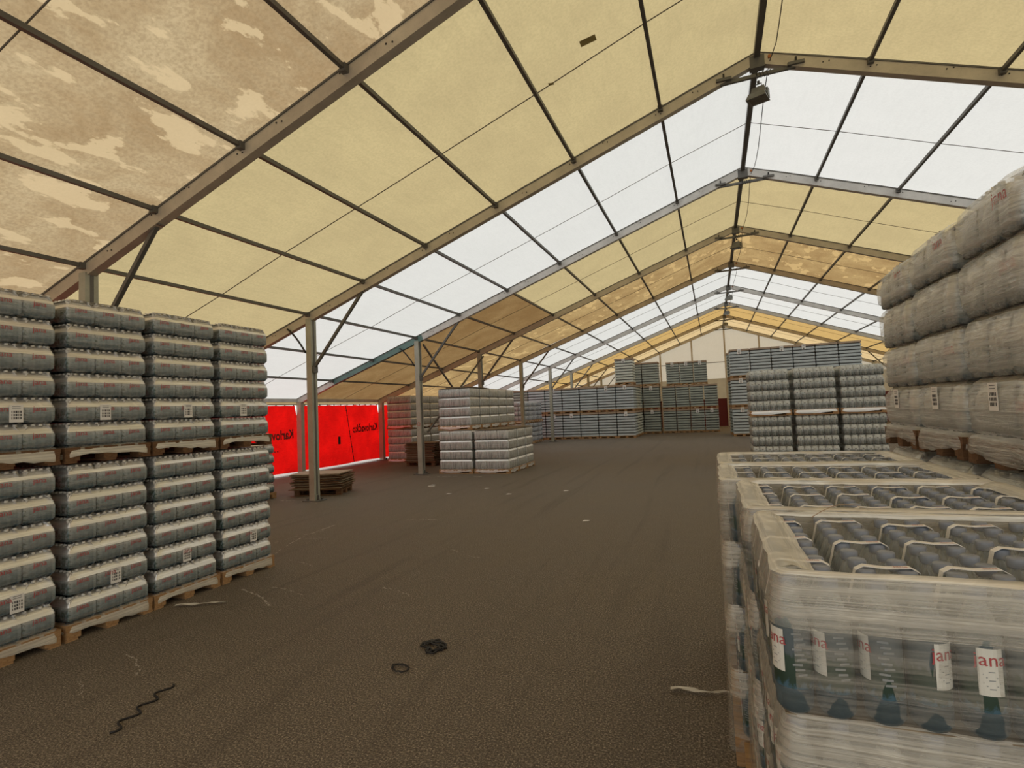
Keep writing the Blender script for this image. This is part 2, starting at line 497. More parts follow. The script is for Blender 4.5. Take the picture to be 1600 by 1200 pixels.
def wrap_mesh(name, w, d, z0, hl, n, mat, pinch=0.02, flare=0.03, zb=0.03, r=0.05, top_in=0.0, jit=0.004, seed=1, spans=0.9, rimmat=None, prof=None, skirt='film_rim', topround=0.0, shoulder_mat=None, z_shoulder=.66):
    """stretch film shell over n layers; drawn in between layers, spread over the pallet edge below"""
    rr = random.Random(seed)
    b = MB()
    ol = outline(w, d, r, 0.08)
    sl = set()
    rows = [(zb, flare), (zb + .03, flare + .002), (z0 - .015, flare * .8), (z0 + .02, flare * .25)]
    for k in range(n):
        zb_ = z0 + k * hl
        for zf, ins in (prof or ((.08, .35), (.2, .0), (.6, .0), (.78, .22), (.9, .6), (1.0, 1.0))):
            if k == n - 1 and zf > .85: continue
            ex = topround * max(0, (zf - .45) / .55) ** 2 if k == n - 1 else 0
            if zf > z_shoulder and shoulder_mat: sl.add(len(rows))
            rows.append((zb_ + zf * hl, -ins * pinch - ex))
    zt = z0 + n * hl
    nrow = len(rows)
    tops = []
    if top_in:
        rows.append((zt - hl * .16, -.004))
        rows.append((zt - .010, -.012))
        tops = [(zt + .002, -.028), (zt + .001, -.05), (zt - .016, -.078)]
    else:
        rows.append((zt - .02, -pinch * .8 - topround * .9)); rows.append((zt, -pinch * 1.5 - topround * 1.6))
    def ring(z, o):
        out = []
        for i, (x, y, nx, ny, u) in enumerate(ol):
            j = rr.uniform(-jit, jit)
            bul = 0.0
            zz = z + rr.uniform(-jit, jit) * .5
            if z <= zb + .001: zz += .022 * math.sin(i * .37 + seed) + rr.uniform(-.008, .008)
            if topround and z > zt - hl * .55: zz -= topround * 1.2 * min(1, (z - zt + hl * .55) / (hl * .5)) * (abs(y) / (d / 2)) ** 4
            if top_in and o < -.02 and z > zt - .02:
                ex = (-o - .02) * (1.5 * abs(nx) ** 2 + .12) + .02; oo = -ex
            else: oo = o
            out.append((x + nx * (oo + j), y + ny * (oo + j), zz))
        return out
    rs = [ring(z, o) for z, o in rows]
    start = 2
    cur = 0
    for i in range(3, len(rs) + 1):
        nxt = (3 if i in sl or (shoulder_mat and top_in and i >= nrow) else 0) if i < len(rs) else -1
        if i == 3: cur = nxt if nxt >= 0 else 0
        if nxt != cur:
            b.rings(rs[start:i], cur, top=False, bot=False); start = i - 1; cur = nxt
    if not top_in: b.add(rs[-1], [tuple(range(len(ol)))], 3 if shoulder_mat else 0)
    b.rings(rs[:3], 2, top=False, bot=False)
    mats = [mat, mat, skirt, shoulder_mat or mat]
    if top_in:
        last = rs[-1]
        b.rings([last] + [ring(z, o) for z, o in tops], 1, top=False, bot=False)
        mats[1] = rimmat or mat
    return b.mesh(name, mats)

# ------------------------------------------------------------------ setting: floor, outside ground
def grid(b, x0, x1, y0, y1, z, nx, ny, mi=0):
    vs = [(x0 + (x1 - x0) * i / nx, y0 + (y1 - y0) * j / ny, z) for j in range(ny + 1) for i in range(nx + 1)]
    b.add(vs, [(j * (nx + 1) + i, j * (nx + 1) + i + 1, (j + 1) * (nx + 1) + i + 1, (j + 1) * (nx + 1) + i) for j in range(ny) for i in range(nx)], mi)

XR = 1.06
XO = [0, 1.68, 3.37, 5.06, 6.75, 8.40, 9.98, 11.68, 13.34, 14.93]
ZO = [8.02, 7.44, 6.81, 6.20, 5.60, 5.02, 4.42, 3.82, 3.22, 2.61]
FY = [-4.6, 0.45, 5.40, 10.28, 15.24, 20.20, 25.25, 30.33, 35.44, 40.60, 45.77]   # frames; index 2 is the nearest one in view
XL, XRT = XR - XO[9], XR + XO[9]
b = MB(); grid(b, XL - .15, XRT + .15, FY[0] - .1, FY[-1] + .1, 0, 6, 10)
floor = link('floor', b.mesh('floor', 'asphalt'), kind='structure')
b = MB(); grid(b, -120, 120, -90, 160, -0.03, 4, 4)
link('ground_outside', b.mesh('ground_outside', 'concrete'), kind='structure')

# ------------------------------------------------------------------ ceiling: membrane panels, purlins, seams
ceiling = link('ceiling', None, loc=(XR, 0, 0), kind='structure')
BAYM = {0: 'stained_pvc', 1: 'stained_pvc', 2: 'beige_pvc', 3: 'white_pvc', 4: 'beige_pvc', 5: 'tan_pvc', 6: 'white_pvc', 7: 'white_pvc', 8: 'ochre_pvc', 9: 'sand_pvc'}
def roof_z(t):   # t in 0..9
    i = min(8, int(t)); f = t - i
    return XO[i] + (XO[i + 1] - XO[i]) * f, ZO[i] + (ZO[i + 1] - ZO[i]) * f
for k in range(10):
    for sgn in (-1, 1):
        b = MB()
        nu, nv = 27, 10
        y0, y1 = FY[k], FY[k + 1]
        rr = random.Random(k * 2 + sgn)
        ph = rr.uniform(0, 6)
        vs = []
        for j in range(nv + 1):
            v = j / nv
            for i in range(nu + 1):
                t = 9 * i / nu
                x, z = roof_z(t)
                cell = math.sin(math.pi * (t % 1.0)) if (i % 3) else 0.0
                lift = 0.055 + 0.05 * math.sin(math.pi * v) * cell
                if 1e-3 < v < 1 - 1e-3:
                    lift += 0.006 * math.sin(7 * v + 2.3 * t + ph) * math.sin(math.pi * v)
                vs.append((sgn * x, y0 + (y1 - y0) * v, z + lift))
        fs = []; mi = []
        for j in range(nv):
            for i in range(nu):
                a = j * (nu + 1) + i
                q = (a, a + 1, a + nu + 2, a + nu + 1)
                fs.append(q if sgn > 0 else q[::-1]); mi.append(1 if (k == 4 and sgn < 0 and i >= 12) else 0)
        b.add(vs, fs, 0, True)
        b.mi = mi
        link('roof_panel', b.mesh('roof_panel', [BAYM[k], 'brown_pvc']), ceiling)
        # cord along the mid seam of the bay
        ym = (y0 + y1) / 2
        pts = [(sgn * roof_z(t / 2)[0], ym, roof_z(t / 2)[1] + 0.045) for t in range(0, 19)]
        b = MB(); b.tube(pts, 0.010 if k in (1, 2) else 0.007, 4)
        link('seam_cord', b.mesh('seam_cord', 'cord'), ceiling)
for k in range(10):
    for n in range(-9, 10):
        x, z = XO[abs(n)] * (1 if n > 0 else -1), ZO[abs(n)]
        w, h = (0.10, 0.10) if n == 0 else ((0.10, 0.12) if abs(n) == 9 else (0.055, 0.06))
        b = MB(); b.beam((0, FY[k] + 0.06, 0), (0, FY[k + 1] - 0.06, 0), w, h)
        if abs(n) not in (0, 9):
            b.box((0, FY[k] + .10, -.01), (.09, .08, .10)); b.box((0, FY[k + 1] - .10, -.01), (.09, .08, .10))
        nm = 'ridge_beam' if n == 0 else ('eave_beam' if abs(n) == 9 else 'purlin')
        link(nm, b.mesh(nm, 'alu_pale' if abs(n) == 9 else 'steel'), ceiling, (x, 0, z))
for (x, y, s_, l_) in ((-1.50 - XR, 7.33, .13, .22), (-2.1 - XR, 7.75, .06, .07)):
    b = MB(); zz = 8.02 + (x) * .36 - .0
    zz = 8.02 - abs(x) * .3605 + .03
    b.add([(x, y, zz), (x + l_, y + .05, zz + l_ * .36), (x + l_, y + .05 + s_, zz + l_ * .36), (x, y + s_, zz)], [(0, 1, 2, 3), (3, 2, 1, 0)])
    link('repair_patch', b.mesh('repair_patch', 'patch'), ceiling)
# electric cable sagging along the ridge
pts = []
for k in range(2, 10):
    for i in range(8):
        v = i / 8
        pts.append((0.22 + 0.03 * math.sin(5 * v + k), FY[k - 1 + 0] + (FY[k] - FY[k - 1]) * v, 7.86 - 0.10 * math.sin(math.pi * v)))
b = MB(); b.tube(pts, 0.008, 4)
link('power_cable', b.mesh('power_cable', 'black'), ceiling)

# ------------------------------------------------------------------ portal frames
ORD = ['behind the camera', 'overhead behind the camera', 'nearest portal frame in view, crossing the stained roof', 'second portal frame, between beige and white roof bays',
       'third portal frame, with a green tinted left rafter', 'fourth portal frame, at the brown roof bay', 'fifth portal frame, between brown and white bays',
       'sixth portal frame, between the two far white bays', 'seventh portal frame, where ochre roof bays begin', 'eighth portal frame, between the two ochre bays', 'last portal frame, against the far gable']
for k, y in enumerate(FY):
    pale = k in (4, 7)
    rm = 'alu_pale' if pale else 'alu'
    fr = thing('portal_frame', ('metal ' + ORD[k]) if k > 1 else 'metal portal frame ' + ORD[k], 'frame', (XR, y, 0), 0, 'tent portal frames')
    for sgn in (-1, 1):
        b = MB()
        p, q = (sgn * 0.02, 0, ZO[0]), (sgn * (XO[9] + .05), 0, ZO[9] - .02)
        if k == 4 and sgn < 0:
            pm = (sgn * XO[6] * 0.98, 0, ZO[6] + .06); pe = (sgn * XO[8], 0, ZO[8])
            b.beam(p, pm, 0.13, 0.20, 0, oz=-0.05); b.beam(pm, pe, 0.13, 0.20, 1, oz=-0.05); b.beam(pe, q, 0.13, 0.20, 0, oz=-0.05)
        else:
            b.beam(p, q, 0.13, 0.20, 0, oz=-0.05)
        # flanges (proud keder rails)
        b.beam(p, q, 0.16, 0.025, 2, oz=0.05)
        if k in (2, 3, 4):
            for t in range(1, 18):   # bolt heads
                x, z = roof_z(t / 2 + (.1 if t % 2 else 0))
                for dx in (0, .09):
                    b.box((sgn * (x + dx), -.068, z - .03 - .03 * (t % 3)), (.018, .012, .018), 3)
        link('rafter', b.mesh('rafter', [rm, 'alu_green', 'steel', 'black']), fr)
        # inner post
        px = sgn * XO[6]
        if k >= 2:
            b = MB(); b.box((0, 0, ZO[6] / 2 - .05), (.15, .19, ZO[6] - .12)); b.box((.077 * (-sgn), 0, ZO[6] / 2), (.012, .05, ZO[6] - .3), 1)
            link('post', b.mesh('post', ['post', 'steel']), fr, (px, 0, 0))
            b = MB(); b.box((0, 0, .012), (.42, .36, .02)); b.box((.13, .1, .04), (.04, .04, .05)); b.box((-.13, -.1, .04), (.04, .04, .05)); b.box((.1, 0, .08), (.06, .02, .12))
            link('base_plate', b.mesh('base_plate', 'steel'), fr, (px, 0, 0))
            b = MB(); b.beam((sgn * (XO[5] + .05), 0, ZO[5] - .17), (sgn * (XO[6] - .06), 0, 3.12), 0.06, 0.06)
            b.box((sgn * (XO[5] + .06), 0, ZO[5] - .17), (.16, .10, .08))
            b.box((sgn * (XO[6] - .09), 0, 3.10), (.07, .14, .16))
            link('brace', b.mesh('brace', 'steel'), fr)
            if k in (3, 4) and sgn < 0:
                b = MB(); pts = [(sgn * (XO[6] + .62 - .54 * t), -.10, 4.12 - .62 * t + .06 * math.sin(math.pi * t)) for t in [i / 8 for i in range(9)]]
                b.tube(pts, .022, 6)
                link('curved_strut', b.mesh('curved_strut', 'black'), fr)
        # eave post
        b = MB(); b.box((0, 0, 1.28), (.20, .16, 2.56)); 
        link('eave_post', b.mesh('eave_post', 'alu'), fr, (sgn * (XO[9] - .10), 0, 0))
        b = MB(); b.box((0, 0, .012), (.4, .34, .02)); b.box((sgn * -.13, .1, .05), (.05, .05, .07))
        link('base_plate', b.mesh('base_plate', 'steel'), fr, (sgn * (XO[9] - .10), 0, 0))
    # ridge gusset and collar tie
    b = MB(); b.box((0, 0, 7.90), (.24, .15, .22))
    link('ridge_gusset', b.mesh('ridge_gusset', 'steel'), fr)
    b = MB(); b.box((.2, -.08, 7.93), (.05, .03, .05)); link('bolt', b.mesh('bolt', 'rust'), fr)
    b = MB(); b.beam((-.62, -.02, 7.66), (.66, -.02, 7.68), .05, .06)
    for sx_ in (-.56, .6): b.box((sx_, -.03, 7.70), (.26, .17, .05)); b.box((sx_, -.10, 7.76), (.03, .03, .07), 1)
    b.tube([(-.05 + .012 * i, -.02 + .045 * math.cos(i * 1.3), 7.672 + .045 * math.sin(i * 1.3)) for i in range(22)], .012, 4)
    link('collar_tie', b.mesh('collar_tie', ['steel', 'black']), fr)
# cross bracing in the third bay of the post line
b = MB()
link('cross_brace', (lambda bb: (bb.beam((-XO[6] + XR + .15, FY[4] + .1, 4.2), (-XO[6] + XR + .15, FY[5] - .1, 1.0), .05, .05),
     bb.beam((-XO[6] + XR + .21, FY[5] - .1, 4.2), (-XO[6] + XR + .21, FY[4] + .1, 1.35), .05, .05), bb.mesh('cross_brace', 'steel'))[2])(b))
cb = bpy.data.objects['cross_brace']
cb['label'] = 'thin crossed steel braces between the third and fourth posts on the left'; cb['category'] = 'brace'

# floodlights under the collar ties
FL = {3: 'nearest floodlight, hanging under the ridge of the second frame', 5: 'small floodlight under the ridge above the tan roof bay', 7: 'small floodlight under the ridge in the far white bays', 8: 'small floodlight under the ridge where ochre bays begin', 9: 'farthest floodlight, under the ridge near the gable'}
for k, lab in FL.items():
    y = FY[k] + .14
    t = thing('floodlight', 'grey ' + lab, 'lamp', (XR + .02, y, 7.40), math.radians(-20), 'ridge floodlights')
    b = MB(); b.box((0, 0, .06), (.26, .16, .13), taper=(.8, .8)); b.box((-.02, -.03, -.05), (.34, .30, .12), taper=(.78, .6)); b.box((.06, .09, .03), (.16, .12, .16))
    link('housing', b.mesh('housing', 'lamp_body'), t)
    b = MB(); b.box((0, -.03, -.115), (.28, .22, .012))
    link('front_glass', b.mesh('front_glass', 'lamp_glass'), t)
    b = MB(); b.tube([(-.05, 0, .12), (-.05, 0, .20), (.05, 0, .20), (.05, 0, .12)], .010, 5)
    b.box((0, 0, .225), (.04, .03, .06))
    link('bracket', b.mesh('bracket', 'steel'), t)

# ------------------------------------------------------------------ walls
def side_wall(name, x, sgn, cloth='red_tarpaulin', mt='red_pvc'):
    wall = link(name, None, loc=(x, 0, 0), kind='structure')
    for k in range(10):
        y0, y1 = FY[k], FY[k + 1]
        b = MB(); nu, nv = 24, 14
        rr = random.Random(k + (50 if sgn > 0 else 0)); ph = rr.uniform(0, 6)
        vs = []
        for j in range(nv + 1):
            w = j / nv
            for i in range(nu + 1):
                u = i / nu
                sag = 0.05 * math.sin(math.pi * u) ** 2
                z = 0.10 + .03 * math.sin(9 * u + ph) * .4 + (2.40 - .10) * w
                if j == nv: z = 2.44 - 0.02 * abs(math.sin(math.pi * 9 * u))
                yy = y0 + .03 + (y1 - y0 - .06) * u
                if j >= nv - 2 and (i == 0 or i == nu): yy += (.14 if i == 0 else -.14) * (j - nv + 3) / 3
                bulge = .05 * math.sin(3.1 * u * 2 + ph + 3 * w) * math.sin(math.pi * u) + .025 * math.sin(17 * u + 5 * w + ph) * (1 - w) * math.sin(math.pi * u)
                bulge += .03 * math.sin(24 * u - 9 * w) * math.exp(-((u - .62) ** 2) * 30) * (1 - w)
                vs.append((sgn * bulge, yy, z))
        fs = [(j * (nu + 1) + i, j * (nu + 1) + i + 1, (j + 1) * (nu + 1) + i + 1, (j + 1) * (nu + 1) + i) for j in range(nv) for i in range(nu)]
        b.add(vs, fs, 0, True)
        link(cloth, b.mesh(cloth, mt), wall)
        b = MB(); pts = [(-sgn * .02 - sgn * .03, y0 + (y1 - y0) * (.52 + .09 * (1 - t)), .12 + 2.3 * t) for t in [i / 10 for i in range(11)]]
        b.tube(pts, .014, 4)
        for t in range(2, 22, 2):
            b.box((-sgn * .05, y0 + (y1 - y0) * (.52 + .09 * (1 - t / 22)), .12 + 2.3 * t / 22), (.02, .05, .03))
        link('laced_seam', b.mesh('laced_seam', 'black'), wall)
        b = MB(); grid_v = [(0, y0 + .02, 2.44), (0, y1 - .02, 2.44), (0, y1 - .02, 2.56), (0, y0 + .02, 2.56)]
        b.add(grid_v, [(0, 1, 2, 3)])
        link('valance', b.mesh('valance', 'sand_pvc'), wall)
        b = MB(); b.tube([(-sgn * .03, y0 + .1, 2.46), (-sgn * .03, y1 - .1, 2.46)], .012, 4)
        for i in range(12): b.box((-sgn * .03, y0 + .3 + i * .4, 2.44), (.02, .03, .05))
        link('lacing_rope', b.mesh('lacing_rope', 'cord'), wall)
    return wall
wl_ = side_wall('wall_left', XL, -1)
side_wall('wall_right', XRT, 1, 'white_tarpaulin', 'white_pvc')  # unseen side, made white to bring more light into the tent
tv, tf = text_mesh('Karlova\u010dko', 0.44, bold=.012)
for yc, z in ((14.05, 1.40), (19.05, 1.46)):
    b = MB(); vs = [(0.0, -x * 0.84, yy_) for x, yy_, zz_ in tv]
    b.add(vs, [f_[::-1] for f_ in tf])
    link('printed_lettering', b.mesh('printed_lettering', 'wall_ink'), wl_, (.075, yc, z), rot=(math.radians(1.5), 0, 0))
b = MB(); b.box((0, 0, 0), (.01, .13, .30)); link('dark_hand_hole', b.mesh('dark_hand_hole', 'black'), wl_, (.075, 17.35, 1.05))
for y0_ in (14.5, 14.62): 
    b = MB(); b.box((0, 0, 0), (.008, .05, .04)); link('stain', b.mesh('stain', 'wall_ink'), wl_, (.07, y0_ - .45, .88))

# far gable
gb = link('wall_back', None, loc=(XR, FY[-1] + .12, 0), kind='structure')
b = MB(); xs = [-14.9 + i * 29.8 / 24 for i in range(25)]
def top_at(x):
    return 8.0 - abs(x) * .3625
vs = []; 
for x in xs: vs += [(x, 0, min(3.8, top_at(x) - .02)), (x, 0, top_at(x))]
b.add(vs, [(2 * i, 2 * i + 2, 2 * i + 3, 2 * i + 1) for i in range(24)])
link('white_gable_sheet', b.mesh('white_gable_sheet', 'gable_pvc'), gb)
b = MB(); vs = []
for x in xs: vs += [(x, 0, 2.2), (x, 0, min(3.8, top_at(x)))]
b.add(vs, [(2 * i, 2 * i + 2, 2 * i + 3, 2 * i + 1) for i in range(24)])
link('beige_gable_sheet', b.mesh('beige_gable_sheet', 'gable_low'), gb)
b = MB(); b.box((0, 0, 1.1), (29.8, .02, 2.2)); link('dark_red_skirt', b.mesh('dark_red_skirt', 'dark_red'), gb)
for x in (-7.5, -5.0, -2.5, 0, 2.5, 5, 7.5):
    b = MB(); b.box((0, -.08, top_at(x) / 2), (.12, .10, top_at(x))); link('gable_post', b.mesh('gable_post', 'alu'), gb, (x, 0, 0))
b = MB(); b.box((0, -.03, 5.1), (16.0, .03, .05)); link('gable_rail', b.mesh('gable_rail', 'cord'), gb)

# ------------------------------------------------------------------ pallets
def pallet_parts(parent, w, d, dark=False, detail=True, off=(0, 0)):
    """w along x, d along y; 0.144 high; the pallet is a part, its boards and blocks are sub-parts"""
    key = ('pal', w, d, dark)
    mt = 'wood_dark' if dark else 'wood'
    ox, oy = off
    if detail:
        if key not in CA:
            longx = w >= d
            b = MB()
            for s_ in (-1, 0, 1):
                if longx: b.box((s_ * (w / 2 - .07), 0, .111), (.14, d, .022))
                else: b.box((0, s_ * (d / 2 - .07), .111), (w, .14, .022))
            fr = b.mesh('pallet', mt)
            b = MB(); b.box((0, 0, 0), ((w if longx else .13), (.13 if longx else d), .022)); db = b.mesh('deck_board', mt)
            b = MB(); b.box((0, 0, 0), (.14, .12, .078) if longx else (.12, .14, .078)); bl = b.mesh('block', mt)
            b = MB(); b.box((0, 0, 0), ((w if longx else .10), (.10 if longx else d), .022)); bb = b.mesh('bottom_board', mt)
            CA[key] = (fr, db, bl, bb, longx)
        fr, db, bl, bb, longx = CA[key]
        p = link('pallet', fr, parent, (ox, oy, 0))
        for i in range(5):
            t = (i - 2) * ((d if longx else w) - .13) / 4
            link('deck_board', db, p, (0, t, .133) if longx else (t, 0, .133))
        for i in (-1, 0, 1):
            for j in (-1, 0, 1):
                link('block', bl, p, (i * (w / 2 - .07), j * (d / 2 - .065), .061))
            link('bottom_board', bb, p, (0, i * (d / 2 - .05), .011) if longx else (i * (w / 2 - .05), 0, .011))
    else:
        key = ('palj', w, d, dark)
        if key not in CA:
            b = MB()
            b.box((0, 0, .122), (w, d, .044))
            for i in (-1, 0, 1):
                for j in (-1, 0, 1): b.box((i * (w / 2 - .07), j * (d / 2 - .07), .061), (.14, .13, .078))
                b.box((0, i * (d / 2 - .05), .011), (w, .10, .022))
            CA[key] = b.mesh('pallet', mt)
        link('pallet', CA[key], parent, (ox, oy, 0))
CA = {}
def paper_label():
    b = MB(); b.box((0, 0, 0), (.002, .10, .15))
    for r_ in range(3):
        for i in range(5):
            b.box((.0015, -.032 + i * .016, -.04 + r_ * .027), (.002, .005 + .004 * ((i * 7 + r_ * 3) % 3), .019), 1)
    for r_ in range(2): b.box((.0015, 0, .045 + r_ * .016), (.002, .06, .004), 1)
    return b.mesh('paper_label', ['paper', 'ink'])
PL = paper_label()
JV = print_mesh('jana', 0.066)
JV2 = print_mesh('jana', 0.10)

# ---- row A: small bottle packs, left of the aisle (load faces look +X)
A_PACK = pack_mesh('bottle_pack', 0.384, 0.2475, 0.236, 6, 4, 'pack_small', amp=.003, rc=.010, prof=[(0, .05, .4), (.05, .030, .6), (.13, .002, 1), (.30, 0, 1), (.58, .0, 1), (.70, .012, .7), (.84, .034, .4), (.93, .048, .3)])
A_WRAP = [wrap_mesh('stretch_wrap', 1.165, .744, .144, .241, 6, 'film_thin', .050, .022, .055, .03, shoulder_mat='film_slack', prof=((.04, 1.15), (.10, .45), (.18, .0), (.64, .0), (.76, .25), (.88, .65), (1.0, 1.4)), seed=i, jit=.0025) for i in range(2)]
def load_a(name, label, x, y, z, hl, lx, seed, lblrow=1, dark=False, group='small bottle pallets beside the aisle'):
    t = thing(name, label, 'pallet load', (x, y, z), R.uniform(-.004, .004), group)
    pallet_parts(t, 1.2, .8, dark)
    for l in range(6):
        for i in range(3):
            for j in range(3):
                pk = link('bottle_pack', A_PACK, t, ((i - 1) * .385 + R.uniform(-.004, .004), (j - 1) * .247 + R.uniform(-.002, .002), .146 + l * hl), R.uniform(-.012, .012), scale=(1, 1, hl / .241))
                if i == 2:
                    link('lettering', JV, pk, (.2035, -.005, .236 * .56), rot=(math.radians(90), 0, math.radians(90)))
    link('stretch_wrap', A_WRAP[seed % 2], t, scale=(1, 1, hl / .241 if hl < .24 else 1))
    lb = link('paper_label', PL, t, (.588, R.uniform(-.05, .08), .146 + lblrow * hl + .09))
    return t
AY = [(2.345, 3.135), (3.18, 3.97), (4.005, 4.785), (4.815, 5.64)]
AN = ['nearest', 'second', 'third', 'farthest']
for i, (y0, y1) in enumerate(AY):
    yc = (y0 + y1) / 2
    load_a('water_pallet', 'wrapped pallet of small water bottles, %s on the floor in the left row' % AN[i], -5.57 - .6, yc, 0, .241, 0, i)
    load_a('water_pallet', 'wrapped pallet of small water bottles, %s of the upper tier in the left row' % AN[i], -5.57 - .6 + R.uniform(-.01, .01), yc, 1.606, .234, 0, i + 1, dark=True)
# behind the camera side: one more column partly outside the frame on the left
for z_, lab in ((0, 'wrapped pallet of small water bottles on the floor, cut off by the left frame edge'), (1.606, 'upper wrapped pallet of small water bottles, cut off by the left frame edge')):
    load_a('water_pallet', lab, -6.17, 1.915, z_, .241 if z_ == 0 else .234, 0, 0, dark=z_ > 0)

# ---- generic pack load
def load_packs(name, label, x, y, z, rz, w, d, hl, n, nx, ny, pack, wrap=None, group=None, dark=False, detail=True, outer=True, cover=None, pdetail=True, wscale=None, jit=.003, dome=False):
    t = thing(name, label, 'pallet load', (x, y, z), rz, group)
    pallet_parts(t, w, d, dark, pdetail)
    for l in range(n):
        for i in range(nx):
            for j in range(ny):
                if outer and 0 < i < nx - 1 and 0 < j < ny - 1 and l < n - 1: continue
                sz = (.84 if j != 1 else .97) if (dome and l == n - 1) else 1
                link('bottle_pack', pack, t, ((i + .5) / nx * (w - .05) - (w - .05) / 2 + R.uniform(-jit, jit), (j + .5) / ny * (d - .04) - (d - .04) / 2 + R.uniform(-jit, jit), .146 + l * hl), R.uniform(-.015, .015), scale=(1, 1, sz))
    if wrap: link('stretch_wrap', wrap, t)
    if cover:
        link('top_sheet', cover, t, (0, 0, .146 + n * hl))
    return t

# ---- row C: tall wrapped stacks of large bottles on the right
C_PACK = pack_mesh('bottle_pack', .375, .230, .325, 4, 3, 'pack_large', amp=.008, capr=.017)
CY = [(3.19, 3.99), (4.01, 4.80), (4.82, 5.62)]
CN = ['nearest', 'middle', 'farthest']
for i, (y0, y1) in enumerate(CY):
    yc = (y0 + y1) / 2
    for tier in (0, 1):
        hc = (.352, .346, .340)[i] if tier else .333
        wr = wrap_mesh('stretch_wrap', 1.185, .728, .146, hc, 4, 'film_heavy', .060, .022, .045, .06, seed=40 + i * 2 + tier, jit=.008, prof=((.07, .55), (.14, .05), (.3, .0), (.5, -.08), (.78, .0), (.90, .35), (1.0, 1.15)), topround=.05 if tier else .0, skirt='film_heavy', shoulder_mat='film_slack_b', z_shoulder=.95)
        zt = 1.50 if tier else 0
        t = load_packs('water_pallet', ('hazy wrapped pallet of large water bottles, %s of the tall right stack, upper tier' if tier else 'hazy wrapped pallet of large water bottles under the tall right stack, %s one') % CN[i],
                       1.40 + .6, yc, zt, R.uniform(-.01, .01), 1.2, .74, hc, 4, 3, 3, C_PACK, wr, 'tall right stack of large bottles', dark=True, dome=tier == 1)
        if tier:
            link('paper_label', PL, t, (-.602, .0, .146 + .24), rz=math.pi)
            for l in ((1, 3) if i else (0, 2, 3)):
                link('lettering', JV2, t, (-.591, -.27 + .02 * l, .146 + l * hc + .20), rot=(math.radians(90), 0, math.radians(-90)))

# ---- row B: open-topped wrapped pallets with real bottles
def bottle_meshes():
    b = MB()
    prof = [(.020, 0.0), (.034, .003), (.042, .015), (.043, .05), (.043, .058), (.0412, .062), (.0412, .205), (.041, .215), (.034, .245), (.024, .272), (.0165, .29), (.0145, .295), (.0145, .308)]
    b.lathe(prof, 18, captop=False)
    body = b.mesh('bottle', 'pet')
    b = MB(); b.lathe([(.020, .296), (.0215, .299), (.0215, .318), (.0195, .322), (.010, .3235)], 14)
    cap = b.mesh('cap', 'cap')
    b = MB(); b.lathe([(.0428, .063), (.0428, .204)], 18, captop=False, capbot=False)
    P_ = lambda a, r_, z_: (r_ * math.cos(a), r_ * math.sin(a), z_)
    vs = [P_(-.55 + .22 * q, .0443, z_) for q in range(6) for z_ in (.100, .200)]
    b.add(vs, [(2 * q, 2 * q + 2, 2 * q + 3, 2 * q + 1) for q in range(5)], 2)
    for q in range(7):
        w2 = .006 + .010 * ((q * 5) % 3) / 2
        b.add([P_(a / .0447, .0447, .150 - q * .006 + dz) for a, dz in ((-w2, 0), (w2, 0), (w2, .0022), (-w2, .0022))], [(0, 1, 2, 3)], 3)
    for q in range(9):
        a = 1.2 + .12 * (q % 3)
        b.add([P_(a + da, .0445, .19 - q * .012 + dz) for da, dz in ((-.25, 0), (.25, 0), (.25, .005), (-.25, .005))], [(0, 1, 2, 3)], 3)
    tv_, tf_ = text_mesh('jana', 0.040)
    vs = [(.0452 * math.cos(x_ / .0452), .0452 * math.sin(x_ / .0452), .176 + y_) for x_, y_, z_ in tv_]
    b.add(vs, tf_, 1)
    lab = b.mesh('label', ['label', 'red_ink', 'label_panel', 'label_print'])
    return body, cap, lab
BO, CP, LB = bottle_meshes()
def strap_mesh():
    b = MB(); w_ = .011
    def strip(prof, wd, mi):
        vs = []
        for x_, z_ in prof: vs += [(x_, -wd, z_), (x_, wd, z_), (x_, -wd, z_ + .0015), (x_, wd, z_ + .0015)]
        fs = []
        for i in range(len(prof) - 1):
            a = i * 4
            fs += [(a, a + 1, a + 5, a + 4), (a + 2, a + 6, a + 7, a + 3), (a, a + 4, a + 6, a + 2), (a + 1, a + 3, a + 7, a + 5)]
        b.add(vs, fs, mi, False)
    strip([(-.088, .235), (-.078, .275), (-.068, .318), (-.050, .3285), (-.02, .326), (0, .3245), (.02, .326), (.050, .3285), (.068, .318), (.078, .275), (.088, .235)], w_, 0)
    tv_, tf_ = text_mesh('jana', 0.020)
    b.add([(x_ + .03, y_, .3285 + .0015 - .00009 * 0) for x_, y_, z_ in tv_], tf_, 1)
    return b.mesh('carry_strap', ['paper', 'red_ink'])
ST = strap_mesh()
def pack_film_mesh():
    """thin shrink film lying over the six caps of a pack and sagging between them"""
    b = MB(); nx, ny = 16, 22; W, D = .182, .268
    vs = []
    for j in range(ny + 1):
        for i in range(nx + 1):
            x_ = (i / nx - .5) * W; y_ = (j / ny - .5) * D
            dm = min(math.hypot(x_ - cx, y_ - cy) for cx in (-.045, .045) for cy in (-.089, 0, .089))
            z_ = .3235 if dm < .021 else .3235 - min(.030, (dm - .021) * 1.0)
            rowd = min(abs(y_ - cy) for cy in (-.089, 0, .089))
            if rowd < .014 and abs(x_) < .045: z_ = max(z_, .3235 - .008 * (1 - (abs(x_) / .045) ** 2))
            e = max(abs(x_) / (W / 2), abs(y_) / (D / 2))
            if e > .86: z_ -= (e - .86) * .45
            vs.append((x_, y_, z_ + .0008))
    b.add(vs, [(j * (nx + 1) + i, j * (nx + 1) + i + 1, (j + 1) * (nx + 1) + i + 1, (j + 1) * (nx + 1) + i) for j in range(ny) for i in range(nx)], 0, True)
    return b.mesh('pack_film', 'film_cap')
PF = pack_film_mesh()
